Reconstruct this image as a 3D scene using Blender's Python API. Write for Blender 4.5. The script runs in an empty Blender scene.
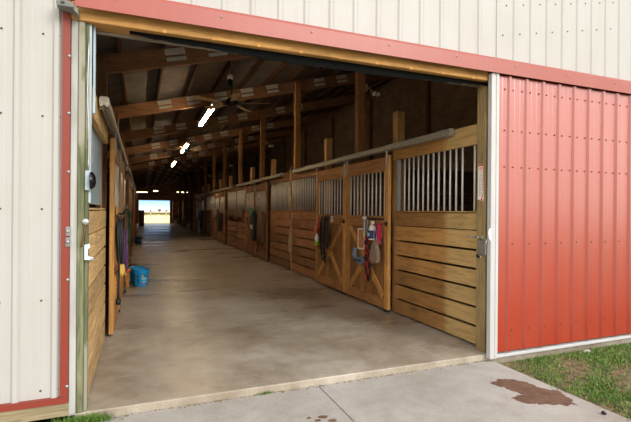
import bpy, bmesh, math, random
from mathutils import Vector, Matrix
random.seed(7)
S = bpy.context.scene
col = bpy.data.collections.new('barn'); S.collection.children.link(col)
PI = math.pi

# ------------------------------------------------------------------ materials
def lin(r, g, b):
    f = lambda c: (c/255/12.92) if c/255 <= .04045 else ((c/255+.055)/1.055)**2.4
    return (f(r), f(g), f(b), 1)

class NT:
    def __init__(s, name):
        s.m = bpy.data.materials.new(name); s.m.use_nodes = True
        s.t = s.m.node_tree; s.n = s.t.nodes; s.b = s.n['Principled BSDF']
    def add(s, typ, **k):
        x = s.n.new(typ)
        for a, v in k.items():
            if a.startswith('i_'): x.inputs[a[2:].replace('_', ' ')].default_value = v
            else: setattr(x, a, v)
        return x
    def l(s, a, b): s.t.links.new(a, b)
    def ramp(s, fac, stops):
        r = s.n.new('ShaderNodeValToRGB'); e = r.color_ramp.elements
        while len(e) < len(stops): e.new(.5)
        for q, (p, c) in zip(e, stops): q.position = p; q.color = c
        s.l(fac, r.inputs[0]); return r.outputs[0]
    def mix(s, fac, a, b, blend='MIX'):
        m = s.n.new('ShaderNodeMix'); m.data_type = 'RGBA'; m.blend_type = blend
        for sock, v in ((m.inputs[0], fac), (m.inputs[6], a), (m.inputs[7], b)):
            if hasattr(v, 'links'): s.l(v, sock)
            else: sock.default_value = v
        return m.outputs[2]
    def coords(s, scale=(1, 1, 1), jitter=True):
        tc = s.add('ShaderNodeTexCoord'); mp = s.add('ShaderNodeMapping'); mp.inputs['Scale'].default_value = scale
        s.l(tc.outputs['Object'], mp.inputs['Vector'])
        if jitter:
            oi = s.add('ShaderNodeObjectInfo'); cx = s.add('ShaderNodeCombineXYZ')
            mu = s.add('ShaderNodeMath', operation='MULTIPLY'); mu.inputs[1].default_value = 37
            s.l(oi.outputs['Random'], mu.inputs[0])
            at = s.add('ShaderNodeAttribute'); at.attribute_name = 'rnd'
            m2 = s.add('ShaderNodeMath', operation='MULTIPLY_ADD'); m2.inputs[1].default_value = 91
            s.l(at.outputs['Fac'], m2.inputs[0]); s.l(mu.outputs[0], m2.inputs[2])
            for i in range(3): s.l(m2.outputs[0], cx.inputs[i])
            s.l(cx.outputs[0], mp.inputs['Location'])
        return mp.outputs[0]
    def noise(s, vec, scale, detail=4, rough=.55, dist=0):
        x = s.add('ShaderNodeTexNoise'); x.inputs['Scale'].default_value = scale
        x.inputs['Detail'].default_value = detail; x.inputs['Roughness'].default_value = rough
        x.inputs['Distortion'].default_value = dist
        s.l(vec, x.inputs['Vector']); return x.outputs['Fac']
    def bump(s, h, d=.01, st=.5):
        b = s.add('ShaderNodeBump'); b.inputs['Distance'].default_value = d; b.inputs['Strength'].default_value = st
        s.l(h, b.inputs['Height']); s.l(b.outputs[0], s.b.inputs['Normal'])

def mul(c, k): return (c[0]*k, c[1]*k, c[2]*k, 1)
def wood(name, base, axis, dark=.55, rough=.75, var=.35, weather=None, knots=True):
    n = NT(name); sc = [9, 9, 9]; sc['XYZ'.index(axis)] = .7
    v = n.coords(tuple(sc)); g = n.noise(v, 3.2, 6, .6, 1.2)
    c = n.ramp(g, [(.3, mul(base, dark)), (.5, base), (.72, mul(base, 1.25))])
    at = n.add('ShaderNodeAttribute'); at.attribute_name = 'rnd'
    mr = n.add('ShaderNodeMapRange'); mr.inputs[3].default_value = 1-var; mr.inputs[4].default_value = 1+var*.5
    n.l(at.outputs['Fac'], mr.inputs[0])
    c = n.mix(1.0, c, mr.outputs[0], 'MULTIPLY')
    v2 = n.coords((1, 1, 1)); bl = n.noise(v2, 2.2, 3)
    c = n.mix(.45, c, n.ramp(bl, [(.3, (.45, .42, .4, 1)), (.65, (1, 1, 1, 1))]), 'MULTIPLY')
    if weather:                                  # (color, axis index, edge) : paler length of the boards
        tc = n.add('ShaderNodeTexCoord'); sp = n.add('ShaderNodeSeparateXYZ'); n.l(tc.outputs['Object'], sp.inputs[0])
        r2 = n.add('ShaderNodeMapRange'); r2.inputs[1].default_value = weather[2]+.05; r2.inputs[2].default_value = weather[2]-.06
        n.l(sp.outputs[weather[1]], r2.inputs[0])
        wc = n.ramp(g, [(.3, mul(weather[0], .6)), (.55, weather[0])])
        f = n.add('ShaderNodeMath', operation='MULTIPLY'); f.inputs[1].default_value = .75; n.l(r2.outputs[0], f.inputs[0])
        c = n.mix(f.outputs[0], c, wc)
    n.l(c, n.b.inputs['Base Color']); n.b.inputs['Roughness'].default_value = rough
    n.b.inputs['Specular IOR Level'].default_value = .25
    n.bump(g, .004, .6)
    return n.m
def plain(name, c, rough=.6, metal=0, var=.15, scale=12, bump=0, spec=.4):
    n = NT(name); v = n.coords(); g = n.noise(v, scale, 4)
    n.l(n.ramp(g, [(.3, mul(c, 1-var)), (.7, mul(c, 1+var))]), n.b.inputs['Base Color'])
    n.b.inputs['Roughness'].default_value = rough; n.b.inputs['Metallic'].default_value = metal
    n.b.inputs['Specular IOR Level'].default_value = spec
    if bump: n.bump(g, bump, .6)
    return n.m
def emit(name, c, st):
    n = NT(name); n.b.inputs['Base Color'].default_value = c
    n.b.inputs['Emission Color'].default_value = c; n.b.inputs['Emission Strength'].default_value = st
    return n.m

STALL = lin(184, 136, 82); DOORW = lin(172, 122, 74); ROOF = lin(158, 116, 84)
W = {}
for a in 'XYZ':
    W['stall'+a] = wood('stall_wood_'+a, STALL, a)
    W['door'+a] = wood('door_wood_'+a, DOORW, a)
    W['roof'+a] = wood('roof_timber_'+a, ROOF, a, var=.2)
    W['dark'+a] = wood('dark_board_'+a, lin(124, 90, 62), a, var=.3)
FARSTALL = lin(152, 108, 74)  # darker, browner board tone for the farther stall fronts and doors
for a in 'XYZ': W['aged'+a] = wood('aged_board_'+a, FARSTALL, a)
M_front = wood('pale_end_board', lin(180, 132, 76), 'Y', weather=(lin(198, 168, 112), 1, .62))
M_post = wood('post_wood', lin(186, 132, 80), 'Z')
M_spost = wood('weathered_post_wood', lin(214, 166, 108), 'Z')
M_stile = wood('stile_wood', lin(200, 146, 82), 'Z')
M_header = wood('header_wood', lin(186, 140, 82), 'X', dark=.6, var=.1)
M_jamb = wood('jamb_wood', lin(150, 128, 88), 'Z', var=.1)
M_skirt = wood('skirt_wood', lin(140, 128, 100), 'X', dark=.45)
M_purlin = wood('purlin_wood', lin(112, 82, 60), 'Y')
M_lboard = wood('pale_board', lin(208, 172, 120), 'Y', var=.2)
M_blade = wood('fan_blade_wood', lin(216, 186, 142), 'X', var=.05)

def siding(name, c, dirt, rough, streak=.25, spec=.5):
    n = NT(name); v = n.coords((1, 1, .05), False); g = n.noise(v, 16, 4)
    v2 = n.coords((1, 1, .6), False); g2 = n.noise(v2, 2.5, 5)
    cc = n.mix(n.ramp(g, [(.5, (0, 0, 0, 1)), (.85, (streak,)*3+(1,))]), c, dirt)
    cc = n.mix(n.ramp(g2, [(.45, (0, 0, 0, 1)), (.8, (streak,)*3+(1,))]), cc, dirt)
    n.l(cc, n.b.inputs['Base Color']); n.b.inputs['Roughness'].default_value = rough
    n.b.inputs['Specular IOR Level'].default_value = spec
    if spec >= 1:
        n.b.inputs['Coat Weight'].default_value = 1; n.b.inputs['Coat IOR'].default_value = 1.5; n.b.inputs['Coat Roughness'].default_value = .25
    return n.m
M_beige = siding('beige_siding', lin(170, 168, 164), lin(146, 138, 122), .5)
M_red = siding('red_siding', lin(158, 46, 22), lin(158, 74, 52), .3, .3, 1.0)
M_redtrim = siding('red_trim', lin(126, 44, 28), lin(108, 46, 34), .5, .3)
M_flash = siding('red_flashing', lin(150, 68, 56), lin(158, 92, 80), .45, .3, .6)
M_white = siding('white_trim', lin(186, 186, 186), lin(150, 142, 124), .5, .3)
M_whitew = siding('worn_white_trim', lin(168, 168, 163), lin(96, 90, 78), .6, .8)

n = NT('green_weathered_wood'); v = n.coords((8, 8, .7)); g = n.noise(v, 3, 6, .6, .8)
v2 = n.coords((3, 3, .8)); g2 = n.noise(v2, 2.4, 5)
cc = n.ramp(g, [(.3, lin(66, 72, 46)), (.55, lin(112, 114, 82)), (.75, lin(140, 138, 112))])
n.l(n.mix(n.ramp(g2, [(.52, (0, 0, 0, 1)), (.6, (.8, .8, .8, 1))]), cc, lin(150, 146, 132)), n.b.inputs['Base Color'])
n.b.inputs['Roughness'].default_value = .85; n.bump(g, .004); M_green = n.m

def concrete(name, c1, c2, rough, stain=(.6, .56, .52, 1), crack=None, spec=.5):
    n = NT(name); v = n.coords((1, 1, 1), False)
    a = n.noise(v, .9, 6, .6, .4); b = n.noise(v, 6, 6, .65); d = n.noise(v, 60, 3)
    c = n.ramp(a, [(.32, c2), (.62, c1)])
    c = n.mix(.55, c, n.ramp(b, [(.35, stain), (.6, (1, 1, 1, 1))]), 'MULTIPLY')
    c = n.mix(.3, c, n.ramp(d, [(.35, (.6, .6, .6, 1)), (.6, (1, 1, 1, 1))]), 'MULTIPLY')
    n.l(c, n.b.inputs['Base Color'])
    r = n.add('ShaderNodeMapRange'); r.inputs[3].default_value = rough-.12; r.inputs[4].default_value = rough+.16
    n.l(b, r.inputs[0]); n.l(r.outputs[0], n.b.inputs['Roughness'])
    n.b.inputs['Specular IOR Level'].default_value = spec
    n.bump(d, .002, .35); return n.m
def glossy(m):
    t = m.node_tree; b = t.nodes['Principled BSDF']; q = t.nodes.new('ShaderNodeTexCoord'); mp = t.nodes.new('ShaderNodeMapping'); mp.inputs['Scale'].default_value = (.35, 1.1, 1)
    z = t.nodes.new('ShaderNodeTexNoise'); z.inputs['Scale'].default_value = .8; z.inputs['Detail'].default_value = 5; r = t.nodes.new('ShaderNodeMapRange')
    r.inputs[1].default_value = .35; r.inputs[2].default_value = .65; r.inputs[3].default_value = .2; r.inputs[4].default_value = .52
    t.links.new(q.outputs['Object'], mp.inputs[0]); t.links.new(mp.outputs[0], z.inputs['Vector']); t.links.new(z.outputs['Fac'], r.inputs[0]); t.links.new(r.outputs[0], b.inputs['Roughness'])
    return m
M_floor = concrete('barn_concrete', lin(180, 170, 155), lin(138, 123, 104), .38)
glossy(M_floor)
M_apron = concrete('apron_concrete', lin(166, 160, 152), lin(146, 138, 128), .85, (.75, .72, .7, 1))
M_soil = plain('soil', lin(104, 88, 62), .95, var=.6, scale=14, bump=.03)
M_field = plain('dry_field', lin(236, 208, 156), .95, var=.2, scale=.2)
M_mud = plain('wet_mud', lin(98, 72, 56), .7, var=.3, scale=14, bump=.004)
M_galv = plain('galvanised', lin(176, 176, 172), .42, .75, .15)
M_bar = plain('bar_steel', lin(222, 218, 208), .4, .15, .08)
M_rail = plain('rail_steel', lin(150, 144, 130), .55, .3, .35, 30)
M_rust = plain('rusty_steel', lin(110, 70, 48), .7, .3, .3, 30)
M_plate = plain('gusset_steel', lin(222, 218, 206), .5, .05, .12, 20)
M_sheet = plain('blue_grey_sheet', lin(158, 172, 178), .5, .2, .12, 6)
M_deck = plain('roof_deck', lin(116, 107, 99), .9, var=.25, scale=3)
M_black = plain('black_rubber', lin(28, 29, 30), .55)
M_blackm = plain('black_metal', lin(24, 24, 25), .35, .3)
M_strip = plain('dark_weather_strip', lin(11, 13, 13), .9, var=.3, scale=20, spec=.1)
M_blue = plain('blue_plastic', lin(22, 158, 222), .35, var=.05)
M_navy = plain('navy_plastic', lin(18, 58, 98), .4)
M_orange = plain('orange_plastic', lin(228, 92, 24), .4)
M_orpaper = plain('orange_paper', lin(196, 130, 66), .8)
M_wht = plain('white_plastic', lin(232, 230, 224), .4, var=.04)
M_pink = plain('pink_webbing', lin(222, 48, 112), .7)
M_redrope = plain('red_rope', lin(186, 38, 48), .8)
M_purple = plain('purple_rope', lin(82, 52, 92), .8)
M_cream = plain('cream_cotton', lin(176, 156, 116), .9)
M_tan = plain('tan_sponge', lin(208, 168, 84), .95, bump=.006, scale=60)
M_grn = plain('green_webbing', lin(36, 150, 76), .7)
M_lime = plain('lime_plastic', lin(150, 206, 40), .4)
M_teal = plain('teal_fabric', lin(36, 116, 112), .8)
M_grey = plain('grey_fabric', lin(186, 184, 184), .85)
M_blugrey = plain('blue_grey_fabric', lin(120, 146, 172), .8)
M_beigefab = plain('beige_fabric', lin(146, 124, 108), .9, bump=.004)
M_brnfab = plain('brown_fabric', lin(110, 82, 62), .9, bump=.004)
M_yel = plain('yellow_print', lin(226, 196, 40), .5)
M_redp = plain('red_print', lin(196, 36, 36), .5)
M_lbl = plain('navy_print', lin(24, 52, 104), .5)
M_ltext = plain('pale_print', lin(190, 226, 236), .5)
M_gtext = plain('grey_print', lin(110, 104, 108), .6)
M_tube = emit('fluorescent_glow', lin(255, 230, 190), 34)
M_tube2 = emit('dim_fluorescent_glow', lin(255, 224, 176), 8)
M_bulb = plain('bulb_glass', lin(236, 232, 222), .15, var=.02)
M_leaf = plain('tree_leaves', lin(92, 104, 78), .9, var=.3)

# ------------------------------------------------------------------ mesh helpers
class MB:
    def __init__(s):
        s.b = bmesh.new(); s.L = s.b.faces.layers.float.new('rnd')
    def _tag(s, fs, r=None):
        r = random.random() if r is None else r
        for f in fs: f[s.L] = r
    def hexa(s, p, ch=0, r=None):
        v = [s.b.verts.new(q) for q in p]
        fs = [s.b.faces.new([v[i] for i in f]) for f in ((0, 3, 2, 1), (4, 5, 6, 7), (0, 1, 5, 4), (1, 2, 6, 5), (2, 3, 7, 6), (3, 0, 4, 7))]
        s._tag(fs, r)
        if ch:
            es = list({e for f in fs for e in f.edges})
            bmesh.ops.bevel(s.b, geom=es, offset=ch, segments=1, affect='EDGES', clamp_overlap=True)
        return s
    def box(s, x0, x1, y0, y1, z0, z1, ch=0, r=None):
        return s.hexa([(x0, y0, z0), (x1, y0, z0), (x1, y1, z0), (x0, y1, z0), (x0, y0, z1), (x1, y0, z1), (x1, y1, z1), (x0, y1, z1)], ch, r)
    def bar(s, a, b, w, h, up=(0, 0, 1), ch=0):
        a, b = Vector(a), Vector(b); d = (b-a).normalized(); sd = d.cross(Vector(up)).normalized()*w/2; u = sd.cross(d).normalized()*h/2
        return s.hexa([a-sd-u, a+sd-u, b+sd-u, b-sd-u, a-sd+u, a+sd+u, b+sd+u, b-sd+u], ch)
    def tube(s, pts, r, seg=8, smooth=4, closed=False, flat=1.0):
        P = [Vector(p) for p in pts]
        if smooth > 1 and len(P) > 2:
            Q = []; N = len(P)
            for i in range(N if closed else N-1):
                g = lambda k: P[k % N] if closed else P[max(0, min(N-1, k))]
                a, b, c, d = g(i-1), g(i), g(i+1), g(i+2)
                for k in range(smooth):
                    t = k/smooth
                    Q.append(.5*((2*b)+(c-a)*t+(2*a-5*b+4*c-d)*t*t+(3*b-a-3*c+d)*t**3))
            if not closed: Q.append(P[-1])
            P = Q
        rings = []; N = len(P); ref = None
        for i, p in enumerate(P):
            t = (P[(i+1) % N]-P[i-1]) if closed else (P[min(N-1, i+1)]-P[max(0, i-1)])
            t.normalize()
            if ref is None:
                ref = t.orthogonal().normalized()
            ref = (ref-t*ref.dot(t))
            if ref.length < 1e-4: ref = t.orthogonal()
            ref.normalize(); bi = t.cross(ref)
            rr = r[i*len(r)//N] if isinstance(r, (list, tuple)) else r
            rings.append([s.b.verts.new(p+(ref*math.cos(2*PI*k/seg)+bi*flat*math.sin(2*PI*k/seg))*rr) for k in range(seg)])
        fs = []
        for i in range(N if closed else N-1):
            A, B = rings[i], rings[(i+1) % N]
            for k in range(seg): fs.append(s.b.faces.new((A[k], A[(k+1) % seg], B[(k+1) % seg], B[k])))
        if not closed: fs += [s.b.faces.new(rings[0][::-1]), s.b.faces.new(rings[-1])]
        for f in fs: f.smooth = True
        s._tag(fs); return s
    def lathe(s, prof, c=(0, 0, 0), seg=24, axis='Z', cap=True):
        c = Vector(c); rings = []
        for r, h in prof:
            ring = []
            for k in range(seg):
                a = 2*PI*k/seg; u, w = r*math.cos(a), r*math.sin(a)
                ring.append(s.b.verts.new(c+Vector({'Z': (u, w, h), 'X': (h, u, w), 'Y': (w, h, u)}[axis])))
            rings.append(ring)
        fs = []
        for A, B in zip(rings, rings[1:]):
            for k in range(seg): fs.append(s.b.faces.new((A[k], A[(k+1) % seg], B[(k+1) % seg], B[k])))
        if cap: fs += [s.b.faces.new(rings[0][::-1]), s.b.faces.new(rings[-1])]
        for f in fs: f.smooth = True
        s._tag(fs); return s
    def prism(s, poly, a0, a1, axis='Z'):          # poly in the two other axes, extruded a0..a1
        f = {'Z': lambda u, w, h: (u, w, h), 'X': lambda u, w, h: (h, u, w), 'Y': lambda u, w, h: (u, h, w)}[axis]
        A = [s.b.verts.new(f(u, w, a0)) for u, w in poly]; B = [s.b.verts.new(f(u, w, a1)) for u, w in poly]; N = len(poly)
        fs = [s.b.faces.new(A), s.b.faces.new(B[::-1])]+[s.b.faces.new((A[i], B[i], B[(i+1) % N], A[(i+1) % N])) for i in range(N)]
        s._tag(fs); return s
    def blob(s, c, rad, sub=2, jit=.12):
        g = bmesh.ops.create_icosphere(s.b, subdivisions=sub, radius=1)['verts']; fs = set()
        for v in g:
            k = 1+random.uniform(-jit, jit); v.co = Vector((c[0]+v.co.x*rad[0]*k, c[1]+v.co.y*rad[1]*k, c[2]+v.co.z*rad[2]*k)); fs |= set(v.link_faces)
        for f in fs: f.smooth = True
        s._tag(fs); return s
    def build(s, name, mat, parent=None, loc=None):
        bmesh.ops.recalc_face_normals(s.b, faces=s.b.faces[:])
        me = bpy.data.meshes.new(name); s.b.to_mesh(me); s.b.free(); me.materials.append(mat)
        o = bpy.data.objects.new(name, me); col.objects.link(o)
        if parent: o.parent = parent
        if loc: o.location = loc
        return o
def tag(o, label=None, cat=None, group=None, kind=None):
    if label: o['label'] = label
    if cat: o['category'] = cat
    if group: o['group'] = group
    if kind: o['kind'] = kind
    return o
def thing(name, label, cat, loc=(0, 0, 0), rz=0, group=None):
    o = bpy.data.objects.new(name, None); o.empty_display_size = .1; col.objects.link(o); o.location = loc; o.rotation_euler = (0, 0, rz)
    return tag(o, label, cat, group)
def copy_tree(o, parent=None):
    c = o.copy(); col.objects.link(c)
    if parent: c.parent = parent
    for ch in list(o.children): copy_tree(ch, c)
    return c
def again(o, label, loc, rz=None):
    c = copy_tree(o); c['label'] = label; c.location = loc
    if rz is not None: c.rotation_euler = (0, 0, rz)
    return c
def st(o): o['kind'] = 'structure'; return o
ORD = ['first', 'second', 'third', 'fourth', 'fifth', 'sixth', 'seventh', 'eighth', 'ninth', 'tenth', 'eleventh', 'twelfth', 'thirteenth', 'fourteenth', 'fifteenth', 'sixteenth', 'seventeenth', 'eighteenth', 'nineteenth', 'twentieth']

# ------------------------------------------------------------------ the setting
XL, XR, YB = -4.4, 8.0, 49.6
def zr(x): return 3.73+.25*x                      # underside of the rafters
BAY = 3.545
# floor slab, apron, ground
m = MB(); m.box(XL, XR, -.03, YB, -.2, 0, .008); st(m.build('floor', M_floor))
m = MB()
jx = 1.525
for a, b in ((-6, jx-.004), (jx+.004, 3.56)): m.box(a, b, -7, -.034, -.2, -.062, .004)
ap = st(m.build('apron', M_apron))
m = MB(); m.box(-60, 60, -80, YB, -.4, -.13); st(m.build('ground', plain('yard_turf', lin(104, 108, 66), .95, var=.35, scale=3)))
m = MB(); m.box(-150, 150, YB+.02, 420, -.4, -.04); gr = st(m.build('ground_field', M_field))
m = MB(); m.box(3.565, 12, -7, -.13, -.125, -.075); st(m.build('soil_bed', M_soil))

def corr(mb, x0, x1, zb, zt, y, per=.25, h=.02, off=0, d=-1, minor=True):
    """ribbed metal sheet standing along x; d is the side its ribs face"""
    prof = []
    k0 = math.floor((x0-off)/per)-1
    for k in range(k0, int((x1-off)/per)+2):
        c = off+k*per
        q = [(c-.03, 0), (c-.014, h), (c+.014, h), (c+.03, 0)]
        if minor:
            for e in (.085, .165): q += [(c+e-.012, 0), (c+e, h*.05), (c+e+.012, 0)]
        prof += [p for p in q if x0 < p[0] < x1]
    prof = [(x0, 0)]+prof+[(x1, 0)]
    A, B = [], []
    for t in (0, -.004):
        A.append([mb.b.verts.new((x, y+d*(hh+t), zb(x) if callable(zb) else zb)) for x, hh in prof])
        B.append([mb.b.verts.new((x, y+d*(hh+t), zt(x) if callable(zt) else zt)) for x, hh in prof])
    for i in range(len(prof)-1):
        mb.b.faces.new((A[0][i], A[0][i+1], B[0][i+1], B[0][i])); mb.b.faces.new((A[1][i+1], A[1][i], B[1][i], B[1][i+1]))
        mb.b.faces.new((B[0][i], B[0][i+1], B[1][i+1], B[1][i])); mb.b.faces.new((A[0][i+1], A[0][i], A[1][i], A[1][i+1]))
    for e in (0, -1): mb.b.faces.new((A[0][e], B[0][e], B[1][e], A[1][e]))
m = MB(); top = lambda x: zr(x)+.75
corr(m, -4.6, -.552, .135, top, -.012, off=-.60)
corr(m, -.552, 3.62, 3.14, top, -.012, off=3.64, h=.011)
corr(m, 3.62, 9.4, .02, top, -.012, off=3.64, h=.011)
wf = st(m.build('wall_front', M_beige))
def screws(parent, pts, mat, r=.0055):
    m = MB(); m.lathe([(r*1.4, .0), (r*1.5, -.002), (r, -.003), (r*.9, -.007)], seg=8, axis='Y'); o = m.build('screw', mat, parent, pts[0])
    for p in pts[1:]:
        c = o.copy(); col.objects.link(c); c.parent = parent; c.location = p
pts = [(x, -.013, z) for z in (.2, .87, 1.55, 2.24, 2.85) for x in (-.95, -.69, -.578)]
pts += [(3.72+.25*i+.05*(j % 2), -.013, z+.05*i) for j, z in enumerate((3.52, 3.86, 4.25)) for i in range(8)]
screws(wf, pts, M_rust)
# plywood backing inside the front wall
m = MB(); m.box(XL, -.55, .0, .03, .0, 3.1); m.box(3.66, XR, .0, .03, .0, 3.1)
m.hexa([(XL, 0, 3.1), (XR, 0, 3.1), (XR, .03, 3.1), (XL, .03, 3.1), (XL, 0, zr(XL)+.43), (XR, 0, zr(XR)+.43), (XR, .03, zr(XR)+.43), (XL, .03, zr(XL)+.43)])
st(m.build('wall_front_lining', W['darkX']))

# trims around the doorway
m = MB(); m.prism([(-.56, -.005), (-.56, -.045), (-.507, -.045), (-.507, -.005)], .125, 3.12, 'Z'); tr = st(m.build('trim_1', M_redtrim))
screws(tr, [(-.513, -.046, z) for z in (.22, 1.02, 1.83, 2.27, 2.7)], M_galv, .008)
m = MB(); m.box(-4.6, -.507, -.05, -.008, .095, .14); st(m.build('trim_2', M_redtrim))
m = MB(); m.box(-4.6, -.50, -.03, .06, -.2, .095, .006); st(m.build('trim_3', M_skirt))
m = MB(); m.box(-.505, -.458, -.035, .05, .0, 2.979, .005); m.box(-.505, -.458, -.03, .05, -.06, .0, .004); st(m.build('trim_4', M_whitew))
m = MB(); m.box(-.456, -.41, -.03, .08, .0, 2.979, .006); m.box(-.41, -.385, -.01, .08, .0, 2.979, .006); st(m.build('trim_5', M_green))
m = MB(); m.box(-.384, -.368, .0, .05, 1.6, 2.979); m.box(-.36, -.345, .03, .08, 2.3, 2.979); st(m.build('trim_6', M_sheet))
m = MB(); m.box(-.505, 3.485, -.045, .13, 2.98, 3.12, .006); m.box(3.485, 3.66, 0, .13, 2.992, 3.12)
hd = st(m.build('trim_7', M_header))
m = MB(); m.box(-.018, .018, -.006, .0, -.01, .018, .003); cl = m.build('clip', M_stile, hd, (.16, -.045, 2.985))
for i in range(1, 9):
    c = cl.copy(); col.objects.link(c); c.parent = hd; c.location = (.16+.39*i, -.045, 2.985)
m = MB(); m.box(-.36, 3.6, .131, .16, 2.962, 2.979)
st(m.build('trim_8', M_galv))
# sagging rubber weather strip under the header
strip = MB(); N = 60; A = []
for i in range(N+1):
    x = -.1+3.7*i/N; s_ = math.sin(PI*i/N); zb = 2.955-.05*s_-.014*random.random()
    A.append([strip.b.verts.new(q) for q in ((x, .02, 2.979), (x, .02, zb), (x, .028, zb), (x, .028, 2.979))])
for a, b in zip(A, A[1:]):
    for k in range(4): strip.b.faces.new((a[k], a[(k+1) % 4], b[(k+1) % 4], b[k]))
strip.b.faces.new(A[0]); strip.b.faces.new(A[-1][::-1])
tag(strip.build('weather_strip', M_strip), 'dark rubber weather strip sagging under the wooden door header', 'weather strip')
# red track cover
m = MB(); m.prism([(-.015, 3.205), (-.015, 3.24), (-.09, 3.225), (-.125, 3.19), (-.125, 3.05), (-.118, 3.05), (-.118, 3.185), (-.088, 3.215)], -.47, 9.4, 'X'); fl = st(m.build('trim_9', M_flash))
screws(fl, [(-.2+.8*i, -.128, 3.15) for i in range(9)], M_galv, .006)
m = MB(); m.box(3.64, 9.3, -.1, -.03, 3.06, 3.12); st(m.build('trim_10', M_rust))
# end bracket of the track at the upper left corner
t = thing('track_bracket', 'grey metal end bracket at upper left corner of the doorway track', 'bracket', (-.5, -.07, 2.995))
m = MB(); m.prism([(-.085, .04), (-.085, .085), (.02, .06), (.055, .02), (.055, -.015), (.02, .02)], -.09, .0249, 'Y'); m.build('bracket_plate', plain('weathered_zinc', lin(120, 122, 112), .6, .2), t)
m = MB(); m.box(-.08, .03, -.105, -.09, .02, .05, .003); m.lathe([(.012, -.105), (.012, -.125), (.006, -.13)], (-.04, 0, .05), 10, 'Y'); m.build('bolt_flange', plain('old_zinc', lin(110, 112, 108), .6, .2), t)
# right jamb
m = MB(); m.box(3.52, 3.585, .02, .16, 0, 2.99, .006); m.box(3.585, 3.655, .0, .16, 0, 2.99, .006); st(m.build('trim_11', M_jamb))
m = MB(); m.box(3.60, 3.62, -.02, .0, 1.6, 3.0); st(m.build('trim_12', M_galv))
# other walls, ceiling
def boardwall(mb, axis, pos, th, a0, a1, ztop, w=.28, z0=0):
    z = z0
    while z < max(ztop(a0), ztop(a1)):
        z1 = z+w-.008
        t0, t1 = min(z1, ztop(a0)), min(z1, ztop(a1))
        if t0 > z or t1 > z:
            t0, t1 = max(t0, z+.001), max(t1, z+.001)
            r = random.random()
            if axis == 'X': mb.hexa([(pos, a0, z), (pos+th, a0, z), (pos+th, a1, z), (pos, a1, z), (pos, a0, t0), (pos+th, a0, t0), (pos+th, a1, t1), (pos, a1, t1)], 0, r)
            else: mb.hexa([(a0, pos, z), (a1, pos, z), (a1, pos+th, z), (a0, pos+th, z), (a0, pos, t0), (a1, pos, t1), (a1, pos+th, t1), (a0, pos+th, t0)], 0, r)
        z += w
m = MB(); boardwall(m, 'X', XR, .03, 0.04, YB, lambda y: zr(XR)+.4, .62); m.box(XR+.03, XR+.05, 0, YB+.3, 0, zr(XR)+.46)
wr = st(m.build('wall_right', wood('arena_wall_board', lin(142, 116, 94), 'Y', var=.15)))
m = MB()
for i in range(14): m.box(XR-.1, XR-.002, .1+BAY*i-.06, .1+BAY*i+.06, 0, zr(XR)-.02)
st(m.build('wall_right_studs', W['darkZ']))
m = MB(); m.box(XL-.03, XL, .04, YB, 0, 1.3); m.box(XL-.03, XL, .04, YB, 2.3, zr(XL)+.43)
m.box(XL-.03, XL, .04, BAY*5+1.35, 1.3, 2.3)
for k in range(6, 15): m.box(XL-.03, XL, BAY*k-1.35, min(YB, BAY*k+1.35), 1.3, 2.3)
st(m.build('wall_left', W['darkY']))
for k in range(5, 13):                             # unseen window openings, added to bring daylight into the far aisle
    m = MB(); a, b = BAY*k+1.35, BAY*(k+1)-1.35
    for q in ((a, b, 1.25, 1.3), (a, b, 2.3, 2.35), (a-.05, a, 1.25, 2.35), (b, b+.05, 1.25, 2.35)): m.box(XL-.001, XL+.04, *q)
    st(m.build('added_window_%d' % (k-4), W['stallY']))
m = MB(); zt = lambda x: zr(x)+.4
for a, b in ((XL, -.32), (3.0, XR)): boardwall(m, 'Y', YB-.03, .03, a, b, zt, .3)
boardwall(m, 'Y', YB-.03, .03, -.32, 3.0, zt, .3, 2.62)
m.prism([(XL, 2.72), (XR, 2.72), (XR, zr(XR)+.43), (XL, zr(XL)+.43)], YB, YB+.03, 'Y'); m.box(3.0, XR, YB, YB+.03, 0, 2.72); m.box(XL, -.32, YB, YB+.03, 0, 2.72)
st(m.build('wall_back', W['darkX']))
m = MB(); m.box(-.42, -.32, YB-.1, YB+.02, 0, 2.72); m.box(3.0, 3.1, YB-.1, YB+.02, 0, 2.72); m.box(-.32, 3.0, YB-.1, YB+.02, 2.62, 2.72); st(m.build('trim_13', W['stallZ']))
m = MB(); e = .43
m.hexa([(XL-.4, -.01, zr(XL-.4)+e), (XR+.1, -.01, zr(XR+.1)+e), (XR+.1, YB+.3, zr(XR+.1)+e), (XL-.4, YB+.3, zr(XL-.4)+e),
        (XL-.4, -.01, zr(XL-.4)+e+.03), (XR+.1, -.01, zr(XR+.1)+e+.03), (XR+.1, YB+.3, zr(XR+.1)+e+.03), (XL-.4, YB+.3, zr(XL-.4)+e+.03)])
st(m.build('ceiling', M_deck))

# ------------------------------------------------------------------ roof timbers
PX = [-.98-.65*2+.65*i for i in range(16)]
raf = thing('roof_rafter', 'first brown roof rafter across the aisle from the entrance', 'roof beam', (0, BAY, 0), 0, 'rafters crossing the aisle')
m = MB(); m.bar((XL+.05, 0, zr(XL+.05)+.14), (XR-.12, 0, zr(XR-.12)+.14), .085, .28, ch=.006); m.build('beam', W['roofX'], raf)
pl = MB()
for i in range(15):
    x = .012+i*.02; pl.box(x, x+.011, -.058, -.043, .165, .255); pl.box(x, x+.011, -.058, -.043, .07, .12)
pl.box(0, .31, -.047, -.043, .16, .26); pl.box(0, .31, -.047, -.043, .065, .125)
po = pl.build('gusset_plate', M_plate, raf)
sel = [4, 5, 6, 7, 8, 10, 11]
for j, i in enumerate(sel):
    x = PX[i]+.05
    c = po if j == 0 else po.copy()
    if j: col.objects.link(c); c.parent = raf
    c.location = (x, 0, zr(x)); c.rotation_euler = (0, -math.atan(.25), 0)
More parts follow.
